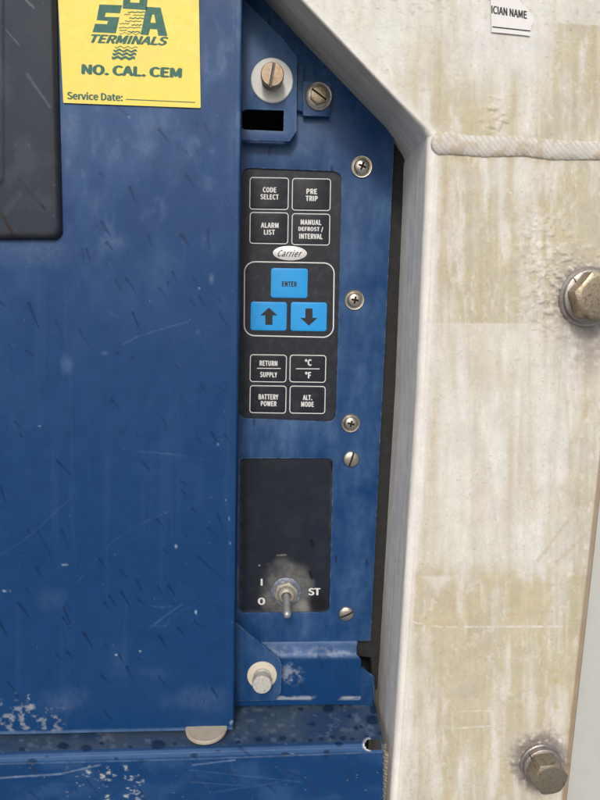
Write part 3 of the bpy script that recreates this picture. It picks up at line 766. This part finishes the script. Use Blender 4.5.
key(271.2, 268, 307.8, 297.6, [("ENTER", 282, 281.2, 296.8, 286.6)], True, 2.6, label="bright blue key marked ENTER")
key(250.9, 301.6, 286.9, 330.2, None, True, 2.6, arrow=1, label="bright blue key with an upward arrow")
key(291, 302, 326.9, 330.8, None, True, 2.6, arrow=-1, label="bright blue key with a downward arrow")
key(250.1, 354.2, 286.8, 381.9, [("RETURN", 259.6, 360.4, 277.4, 365.8), ("SUPPLY", 260, 371.8, 277.2, 377.2)], rule=(257, 368.4, 280.8))
key(289.9, 354.6, 326.2, 382.2, [("°C", 304.8, 359, 311.8, 365.8), ("°F", 305, 371.6, 311.2, 378.4)], rule=(296, 368.8, 319.6))
key(249.9, 385.2, 286.5, 413, [("BATTERY", 258.6, 394, 278.4, 399.4), ("POWER", 260.8, 400.8, 276.6, 406.2)])
key(289.8, 385.6, 325.6, 413.4, [("ALT.", 302.8, 394.8, 312.2, 400.2), ("MODE", 301.2, 401.4, 313.8, 406.8)])
gb = lambda d: rounded([(244+d, 261+d), (334.8-d, 262.6+d), (333.8-d, 338-d), (243.6+d, 336-d)], 11-d, 8)
link("outline", plate_mesh([gb(0), gb(1.1)], YK-0.25, 0.3, 0), M_WHITE, kp, 0)
bd = link("badge", plate_mesh([ellipse(289.9, 253.2, 17.0, 7.2, 48, 0.02)], YK-0.8, 0.9, 0.35), M_BADGE, kp, 35)
link("lettering", merge([text_mesh("Carrier", [(278.6, 249.6), (302.6, 250.0), (301.4, 257.0), (277.4, 256.6)], YK-0.95, 0.008, 0.40, 1.08)]+
     [plate_mesh([ellipse(289.9, 253.2, 15.6, 6.1, 48, 0.02), ellipse(289.9, 253.2, 15.1, 5.7, 48, 0.02)], YK-0.9, 0.05)]), [M_BLACKINK, M_ZINC], bd, 0)

# ------------------------------------------------------------------ toggle switch
ts = thing("toggle_switch", "metal toggle switch with its lever pointing down, in dusty black plate", "switch", at(286, 592, YP+1.4))
c = at(286, 592, YP+1.4)
link("washer", lathe(c, [(0, -.5), (16.2, -.5), (16.2, .8), (15.4, 1.3), (10, 1.3)], 44), m_plain("blue_stained_zinc", (0.20, 0.24, 0.32), .45, .6, .3, 200, .0003, (.42, .42, .4), .5, .65), ts)
link("nut", hex_head(c+Vector((0, -1.3*MM, 0)), 11.2, 4.0, 0.3), M_BOOT, ts, 25)
link("collar", lathe(c+Vector((0, -5.2*MM, 0)), [(9.6, 0), (9.4, 2), (8.6, 4.2), (7.2, 5.6), (5.6, 6.2), (5.0, 5.2), (4.6, 3.0)], 40), M_BOOT, ts)
ax = Vector((0.01, -1.0, -0.62))
link("lever", lathe(c+Vector((0, -7*MM, 0.5*MM)), [(0, -1), (3.4, -1), (3.4, 2), (3.3, 7), (3.8, 16), (4.2, 20), (4.2, 22), (3.6, 24), (2.2, 25.4), (0, 26)], 32, ax), M_LEVER, ts, 50)

# ------------------------------------------------------------------ mounting brackets and their bolts
ub = thing("mounting_bracket", "upper blue bracket plate with a dark slot and chamfered corners", "bracket", at(265, 141, -12), "blue mounting brackets")
upoly = rounded([(200, -120), (215, -120), (236, -8), (284.5, 40.5), (297, 57), (296.3, 131), (289.5, 141.5), (200, 138.5)], [0, 0, 3, 3, 2, 2, 2, 0], 3)
uslot = rounded([(238.5, 109), (284, 110.2), (283.4, 131.2), (238.5, 129.5)], [9, 1, 1, 9], 6)
link("bracket_plate", plate_mesh([upoly, uslot], -12, 2.5, 0.6, 3), M_BLUE2, ub, 35)
link("return_flange", plate_mesh([[(296.5, 66), (304, 68), (303.6, 112), (296.2, 110)]], -5, 5, 0.6), M_BLUE, ub, 35)
link("side_tab", plate_mesh([rounded([(303.2, 81), (330.2, 82.5), (329.8, 116.5), (302.8, 115.5)], 1, 2)], -6.5, 3, 0.5), M_BLUE, ub, 35)
lb = thing("mounting_bracket", "lower blue bracket plate with a sloping top edge above the ledge", "bracket", at(255, 700, -22), "blue mounting brackets")
lpoly = rounded([(200, 595), (234, 621.5), (279, 658.5), (281.6, 665), (281.2, 692), (275, 700.5), (200, 702)], [0, 2, 3, 3, 4, 4, 0], 4)
link("bracket_plate", plate_mesh([lpoly], -20, 2.5, 0.6, 3), M_BLUE, lb, 35)

GB = "round headed bolts with washers on the blue brackets"
c = at(272, 81, -12)
b1 = thing("bracket_bolt", "rusty slotted bolt with a broad milky washer on the upper bracket", "bolt", c, GB)
link("washer", lathe(c, [(0, 0), (19.0, 0), (19.0, 1.0), (18.2, 1.8), (9, 1.8)], 56), M_NYLON, b1)
link("shank", lathe(c, [(8.6, 0)]+[(8.6+(.9 if k % 2 else 0), 2+k*1.1) for k in range(9)]+[(8, 12.5)], 40), M_BOLT, b1, 20)
hd = lathe(c+Vector((0, -11.5*MM, 0)), [(0, -1), (9.8, -1), (10.2, 0), (10.2, 4.4), (9.5, 5.3), (0, 5.6)], 44)
hd = cut(hd, [(c+Vector((0, -17.2*MM, 0)), (1.35*MM, 2.4*MM, 14*MM), 0.16)], (M_BRASS, M_SLOT_SHADE))
link("head", hd, [], b1, 30)
c = at(262, 675, -20)
b2 = thing("bracket_bolt", "speckled pale bolt with a cream washer on the lower bracket", "bolt", c, GB)
link("washer", lathe(c, [(0, 0), (15.4, 0), (15.4, 1.0), (14.8, 1.7), (9, 1.7)], 52), M_CREAM, b2)
link("shank", lathe(c, [(9.0, 0), (9.0, 5), (8.4, 5.6), (8.4, 6.6), (9.2, 7.2), (9.2, 9)], 40), M_SPECK, b2)
link("head", lathe(c+Vector((0, -8*MM, 0)), [(9.4, 0), (9.7, 1.2), (9.7, 8.2), (8.9, 9.4), (0, 9.6)], 44), M_SPECK, b2, 30)
c = at(318.5, 96.5, -6.5)
b3 = thing("flange_bolt", "small slotted hex bolt with round flange on the bracket's side tab", "bolt", c)
link("flange", lathe(c, [(0, 0), (12.4, 0), (12.4, 1.0), (11.8, 1.7), (10.6, 1.2), (9.8, 1.9), (7, 2.2)], 52), M_OLDZINC, b3)
hd = cut(hex_head(c+Vector((0, -1.8*MM, 0)), 7.4, 4.2, 0.35), [(c+Vector((0, -6.4*MM, 0)), (0.8*MM, 2.0*MM, 12*MM), -1.0)], (M_BOLT, M_RECESS_SHADE))
link("head", hd, [], b3, 25)

# ------------------------------------------------------------------ blue access door
YD = -48.0
def drips():
    D = []
    def r(sc, ox, oy, rows):
        for x0, y0, x1, y1 in rows: D.append((ox+x0/sc, oy+y0/sc, ox+x1/sc, oy+y1/sc))
    r(2.5, 0, 230, [(265,0,275,10),(270,30,280,48),(372,15,380,38),(458,15,482,52),(520,0,524,15),(205,50,210,85),(217,48,225,75),(290,125,308,165),(316,122,340,157),(398,146,415,165),(432,105,442,130),(483,118,498,143),(420,132,421,142),(478,176,490,193),(500,168,514,190),(546,170,554,184),(548,206,567,238),(72,183,98,248),(140,228,157,262),(198,250,228,298),(0,180,15,192),(22,288,32,300),(66,302,86,315),(332,208,346,243),(290,305,305,315),(330,318,335,324),(438,336,455,352),(502,385,515,408),(548,392,558,402),(280,425,302,450),(406,468,424,512),(38,480,56,500),(50,510,56,520),(342,512,352,522),(494,520,504,530),(530,508,545,533),(562,512,578,535),(142,577,178,612),(358,582,376,603)])
    r(2.5, 0, 430, [(0,140,14,180),(68,248,86,270),(94,252,130,318),(155,252,178,308),(92,345,105,368),(66,395,72,412),(50,434,72,468),(0,485,20,517),(165,435,175,455),(158,470,176,495),(212,510,230,540),(248,322,270,356),(302,350,318,370),(343,378,355,402),(395,392,408,415),(423,390,437,412),(273,415,290,440),(304,406,328,446),(345,425,366,438),(262,432,270,448),(262,535,275,545),(298,565,310,585),(316,592,330,620),(345,570,357,580),(390,222,408,240),(480,195,496,210),(521,245,541,262),(544,212,560,250),(498,318,562,378),(453,128,463,135),(455,153,465,162),(465,263,472,270),(410,300,418,305),(398,515,418,548),(446,495,460,515),(485,478,508,495),(140,560,165,580),(170,555,182,572)])
    r(2.308, 0, 0, [(368,300,392,330),(455,285,468,348),(430,405,450,432),(300,433,315,470),(235,512,255,543),(222,520,232,530),(245,560,258,575),(338,545,352,562),(418,543,442,575),(474,288,490,330),(270,245,298,268),(430,350,436,362),(230,400,245,408),(478,540,484,575)])
    r(2.5, 0, 600, [(256,190,272,207),(318,168,332,195),(20,205,40,230),(40,235,52,260),(530,220,545,245),(265,282,280,300),(398,193,412,213),(45,8,75,45),(0,55,20,90),(208,82,232,118),(160,20,175,60)])
    return D
def door():
    nv, nu = 800, 350
    v = np.linspace(0, 1, nv); u = np.linspace(0, 1, nu)
    VV, UU = np.meshgrid(v, u, indexing='ij')
    PYt = -90.0
    xe = lambda py: 240.2-(py)*8.4/728.0
    PYg = PYt+VV*(729-PYt)
    xb = np.concatenate([np.linspace(-420, -8, 50, endpoint=False), np.linspace(-8, 240, nu-50)])[None]
    PXg = xb+(xe(PYg)-240)*np.clip((xb+100)/340.0, 0, 1)
    PYg = PYg+VV*(233-PXg)*0.021
    C = np.zeros(PXg.shape+(3,)); C[:] = BLUE
    b = fbm(PXg/70, PYg/70, 2, 5); b2 = fbm(PXg/16, PYg/30, 6, 5); st = fbm(PXg/9, PYg/160, 9, 4); f = fbm(PXg/3.5, PYg/3.5, 19, 3)
    sky_fade = interp(PYg, [-90, 80, 200, 330, 560, 740], [.24, .25, .18, .06, .01, .02])  # paler towards the top: sky reflection painted in with the chalkiness
    C = mixc(C, (0.10, 0.19, 0.36), np.clip(sky_fade*(.35+1.3*sst(.3, .7, .55*b+.45*b2)), 0, 1))
    C = mixc(C, (0.20, 0.27, 0.40), sst(.60, .80, b2)*sst(330, 180, PYg)*.14)
    C = mixc(C, (0.09, 0.17, 0.33), sst(.6, .85, st)*.06)
    for x, y, rx, ry, k in ((68, 162, 4, 7, .35), (112, 242, 14, 10, .3), (70, 128, 10, 24, .3), (142, 146, 12, 14, .3), (68, 365, 6, 9, .35), (50, 600, 16, 12, .1), (62, 700, 24, 14, .16), (195, 700, 30, 12, .14), (150, 672, 30, 8, .08), (211, 279, 3, 6, .5), (198, 332, 3, 2.5, .35), (105, 353, 3, 2, .3), (30, 250, 40, 14, .25), (120, 660, 14, 22, .1)):
        d = np.hypot((PXg-x)/rx, (PYg-y)/ry)+1.6*(b2-.5); C = mixc(C, (0.20, 0.28, 0.42), sst(1.4, .0, d)*k*.7*(.4+1.2*f))
    wet = np.zeros_like(PXg)
    rng = random.Random(8)
    for (x0, y0, x1, y1) in drips():
        L = math.hypot(x1-x0, y1-y0)
        i0 = max(0, int((min(y0, y1)-20-PYt)/(729-PYt)*nv)); i1 = min(nv, int((max(y0, y1)+12-PYt)/(729-PYt)*nv)+1)
        X, Y = PXg[i0:i1], PYg[i0:i1]
        d, t = segdist(X, Y, (x0, y0), (x1, y1))
        w = rng.uniform(0.85, 1.4)+min(L/28.0, .6)
        wid = w*(1.0-.78*np.sqrt(t))
        m = sst(wid+.55, wid-.35, d+1.3*(f[i0:i1]-.5))*rng.uniform(.45, .82)
        C[i0:i1] = mixc(C[i0:i1], (0.003, 0.024, 0.088), m); wet[i0:i1] = np.maximum(wet[i0:i1], m)
        if rng.random() < .08:                                  # pale dried bead at the tail
            d = np.hypot(X-x1, Y-y1-1); C[i0:i1] = mixc(C[i0:i1], (0.22, 0.32, 0.48), sst(1.8, .6, d)*.5)
    def line(pts, w, k, col=(0.22, 0.34, 0.54)):
        for a, q in zip(pts, pts[1:]):
            d, t = segdist(PXg, PYg, a, q); 
            np.copyto(C, mixc(C, col, sst(w, w*.2, d+.5*(f-.5))*k*.26*np.clip(2.2*b2-.5, 0, 1.2)))
    A5 = lambda *p: [(x/2.5, 230+y/2.5) for x, y in p]
    A6 = lambda *p: [(x/2.5, 430+y/2.5) for x, y in p]
    line(A5((305,287),(340,268),(380,255),(430,240),(470,230)), .8, .6); line(A5((0,297),(60,280),(130,255)), .8, .3); line(A5((270,205),(295,218)), .8, .4)
    line(A5((345,554),(370,555),(430,560)), .9, .75); line(A5((430,560),(490,570),(550,582)), .7, .4)
    line(A6((0,312),(50,282),(90,250),(150,195),(215,130)), .8, .35); line(A6((190,385),(240,325),(280,280),(340,240),(420,205)), .8, .38)
    line(A6((335,520),(380,490),(420,460),(455,435)), .9, .6); line(A6((372,488),(395,491),(415,490)), .7, .5); line(A6((380,440),(405,443),(430,440)), .7, .4); line(A6((415,490),(425,470)), .6, .4); line(A6((430,465),(500,430),(545,375)), .6, .25)
    line([(20, 10), (32, 20)], .7, .3)
    for x, y, rx, ry in ((196, 612, 1.3, 3.2), (176, 547, 2.0, 2.6), (64.5, 565, 4.2, 1.6), (6, 591, 4.5, 1.4), (196, 611, 1.5, 2.5), (140, 651, 1.3, 1), (230, 543, 1.3, 2.2), (226, 500, .9, 1.2), (39, 426, 2, .9), (229, 519, 1, 4), (231, 722, 2, 3), (116, 655, 2, 1)):
        d = np.hypot((PXg-x)/rx, (PYg-y)/ry); C = mixc(C, (0.34, 0.43, 0.54), sst(1.0, .2, d+1.5*(f-.5))*.6)
    # flaked remains of white lettering by the lower edge
    reg = sst(-10, 6, PXg)*sst(68, 56, PXg)*sst(700, 712, PYg+.12*np.abs(PXg-44))*sst(734, 729, PYg)
    fl = fbm(PXg/5.5, PYg/4, 55, 4)
    C = mixc(C, (0.33, 0.36, 0.40), reg*sst(.52, .74, fl)*.6)
    C = mixc(C, (0.55, 0.56, 0.55), sst(4, 1.5, np.abs(PXg-30.5))*sst(693, 696, PYg)*sst(712, 704, PYg)*sst(.5, .62, fl)*.5)
    C = mixc(C, (0.40, 0.45, 0.52), sst(.89, .93, fbm(PXg/2.5, PYg/2.5, 71, 3))*.25)
    # rubbed bottom rim, deeper blue band just inside the right rim
    rim = (729+(233-PXg)*.021-PYg)
    C = mixc(C, (0.13, 0.22, 0.38), sst(3.5, 1.0, rim)*(.3+.5*b2))
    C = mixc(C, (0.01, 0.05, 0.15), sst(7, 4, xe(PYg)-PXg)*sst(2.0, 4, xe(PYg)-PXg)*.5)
    P = at_np(PXg, PYg, np.full(PXg.shape, YD))
    P[..., 1] -= 0.5*MM*(fbm(PXg/120, PYg/120, 40, 2)-.5)*2
    rr = 1.5
    def edge(Pe, ax, sign):
        out = []
        for a in (.25, .5, .75, 1.0):
            q = Pe.copy(); q[..., ax] += sign*rr*math.sin(a*math.pi/2)*MM; q[..., 1] += rr*(1-math.cos(a*math.pi/2))*MM; out.append(q)
        for dpt in (12, 28, 44): q = out[3].copy(); q[..., 1] += (dpt-rr)*MM; out.append(q)
        return out
    right = edge(P[:, -1], 0, 1)
    P = np.concatenate([P]+[q[:, None] for q in right], 1)
    C = np.concatenate([C]+[C[:, -1:]]*7, 1); wet = np.concatenate([wet]+[wet[:, -1:]]*7, 1)
    bot = edge(P[-1], 2, -1)
    P = np.concatenate([P]+[q[None] for q in bot], 0)
    C = np.concatenate([C]+[C[-1:]]*7, 0); wet = np.concatenate([wet]+[wet[-1:]]*7, 0)
    return grid_mesh(P, C, wet)
dr = thing("access_door", "large blue metal door with rain streaks and scratches", "door", at(60, 728, YD))
link("door_panel", door(), M_DOOR, dr, 60)
# dark moulded pad in the door's upper left
def pad():
    nv, nu = 260, 150
    PYg, PXg = np.meshgrid(np.linspace(-110, 240.5, nv), np.linspace(-100, 63.5, nu), indexing='ij')
    PXg = PXg-(PYg-240)*0.004*0-((240-PYg)*0.026*(PXg > -1000))*0.9
    xr_ = 63.5-(240-PYg)*0.0234
    # rounded lower right corner, measured from the rim
    dx = xr_-PXg; dy = 240.5-PYg; r = 11.0
    rim = np.where((dx < r) & (dy < r), r-np.hypot(r-dx, r-dy), np.minimum(dx, dy))
    rim = np.minimum(rim, np.minimum(PXg-PXg[:, :1], PYg-PYg[:1])+0.01)
    h = 7.0*np.sqrt(np.clip(1-(1-np.clip(rim/6.0, 0, 1))**2, 0, 1))
    inner = np.minimum(-PXg+7, 186-PYg)
    h = h+1.2*sst(-2.5, 2.5, np.where((7-PXg < 8) & (186-PYg < 8) , 8-np.hypot(8-(7-PXg), 8-(186-PYg)), inner))
    C = np.zeros(PXg.shape+(3,)); C[:] = (0.020, 0.030, 0.050)
    b = fbm(PXg/30, PYg/40, 5, 5); f = fbm(PXg/4, PYg/4, 15, 3)
    C = mixc(C, (0.055, 0.066, 0.088), sst(.45, .75, b)*.5)
    C = mixc(C, (0.022, 0.024, 0.030), sst(11, 6, rim)*.7)
    for (a, q, w, k, col) in (((30, 77), (53, 110), 1.6, .3, (.19, .20, .22)), ((54, 110), (56, 115), 1.3, .9, (.01, .01, .012)), ((22, 180), (45, 208), 2.0, .65, (.02, .022, .028)), ((45, 206), (47, 210), 1.6, .9, (.008, .008, .01)), ((5, 213), (11, 228), 1.6, .85, (.02, .012, .01)), ((11, 226), (17, 238), 2.2, .9, (.02, .010, .008)), ((8, 213), (22, 196), 5, .08, (.2, .2, .21)), ((28, 3), (37, 12), 1.2, .4, (.25, .25, .26)), ((9, 33), (22, 48), .9, .35, (.22, .22, .23)), ((2, 130), (5, 140), 1.2, .6, (.015, .012, .01))):
        d, t = segdist(PXg, PYg, a, q); C = mixc(C, col, sst(w, w*.35, d+1.2*(f-.5))*k)
    C = mixc(C, (.3, .3, .31), sst(.87, .92, fbm(PXg/3, PYg/3, 61, 3))*.25)
    P = at_np(PXg, PYg, np.full(PXg.shape, YD)); P[..., 1] -= (h-0.6)*MM
    return grid_mesh(P, C, None, (rim < 0))
link("moulded_pad", pad(), M_DUSTY, dr, 50)

# ------------------------------------------------------------------ yellow sticker on the door
st_ = thing("service_sticker", "yellow vinyl sticker with green printing on the blue door", "sticker", at(130, 100, YD-1))
link("vinyl", plate_mesh([rounded([(54.6, -70), (197.8, -67), (200.7, 108), (63.3, 102.8)], [0, 0, .8, .8], 2)], YD-1.3, 0.6, 0), M_YELLOW, st_, 0)
YT = YD-1.45
def L(x, y): return (85+x/5.0, y/5.0)
ms = []
def shape(*pts): ms.append(plate_mesh([[L(*p) for p in pts]], YT, 0.06))
shape((72, 22), (186, 26), (174, 66), (104, 63), (98, 84), (172, 86), (154, 166), (38, 160), (50, 118), (110, 121), (116, 104), (58, 100))     # S
ms.append(plate_mesh([[L(*p) for p in ((306, 34), (378, 38), (412, 180), (366, 178), (360, 146), (326, 144), (316, 176), (278, 172))],
                      [L(*p) for p in ((336, 72), (346, 72), (354, 114), (326, 113))]], YT, 0.06))                                            # A
shape((196, -60), (232, -60), (226, 12), (272, 14), (278, -60), (318, -60), (308, 50), (188, 42))                                               # foot of the middle letter
for k, (ya, xa, xb) in enumerate(((58, 214, 300), (70, 196, 226), (74, 240, 298), (88, 222, 294), (104, 200, 282), (116, 172, 222), (122, 232, 284), (136, 168, 280), (150, 172, 210), (156, 214, 276))):
    n = 10; up = [(xa+(xb-xa)*i/n, ya+2.2*math.sin(i*1.9+k)) for i in range(n+1)]
    shape(*up, *[(x, y+3.6+(1.5 if k % 3 == 0 else 0)) for x, y in reversed(up)])
for k, (y0, th, xa, xb) in enumerate(((164, 2.5, 170, 282), (232, 4, 148, 262), (246, 10, 142, 260), (262, 12, 138, 256), (280, 14, 134, 250))):
    n = 20; up = [(xa+(xb-xa)*i/n, y0+4.5*math.sin(i*.94)+.04*(xb-xa)*i/n) for i in range(n+1)]
    shape(*up, *[(x, y+th) for x, y in reversed(up)])
link("emblem", merge(ms), [M_GREEN]*len(ms), st_, 0)
link("lettering", text_mesh("TERMINALS", [L(31, 170), L(419, 184), L(412, 228), L(24, 214)], YT, 0.02, 0.22), M_GREEN, st_, 0)
link("lettering", text_mesh("NO. CAL. CEM", [(81.5, 63.8), (182.2, 67.8), (181.8, 78.2), (81.2, 74.4)], YT, 0.025), M_GREEN, st_, 0)
link("lettering", text_mesh("Service Date:", [(67, 91.4), (122.8, 93.4), (122.8, 101.2), (67, 99.2)], YT, 0.016), M_GREEN, st_, 0)
link("printed_line", plate_mesh([[(125.6, 98.9), (195.2, 102.0), (195.2, 102.8), (125.6, 99.7)]], YT, 0.06), M_GREEN, st_, 0)

# ------------------------------------------------------------------ cream bumper disc under the door corner
c = at(206.5, 727.0, -48)
tag(link("bumper_disc", lathe(c+Vector((0, 0, -3.0*MM)), [(0, 0), (19.5, 0), (20.5, .8), (20.5, 3.2), (19.6, 4.0), (0, 4.2)], 48, (0, -0.05, 1)), M_DISC, None, 35), "cream round bumper disc half hidden under the blue door's corner", "bumper")
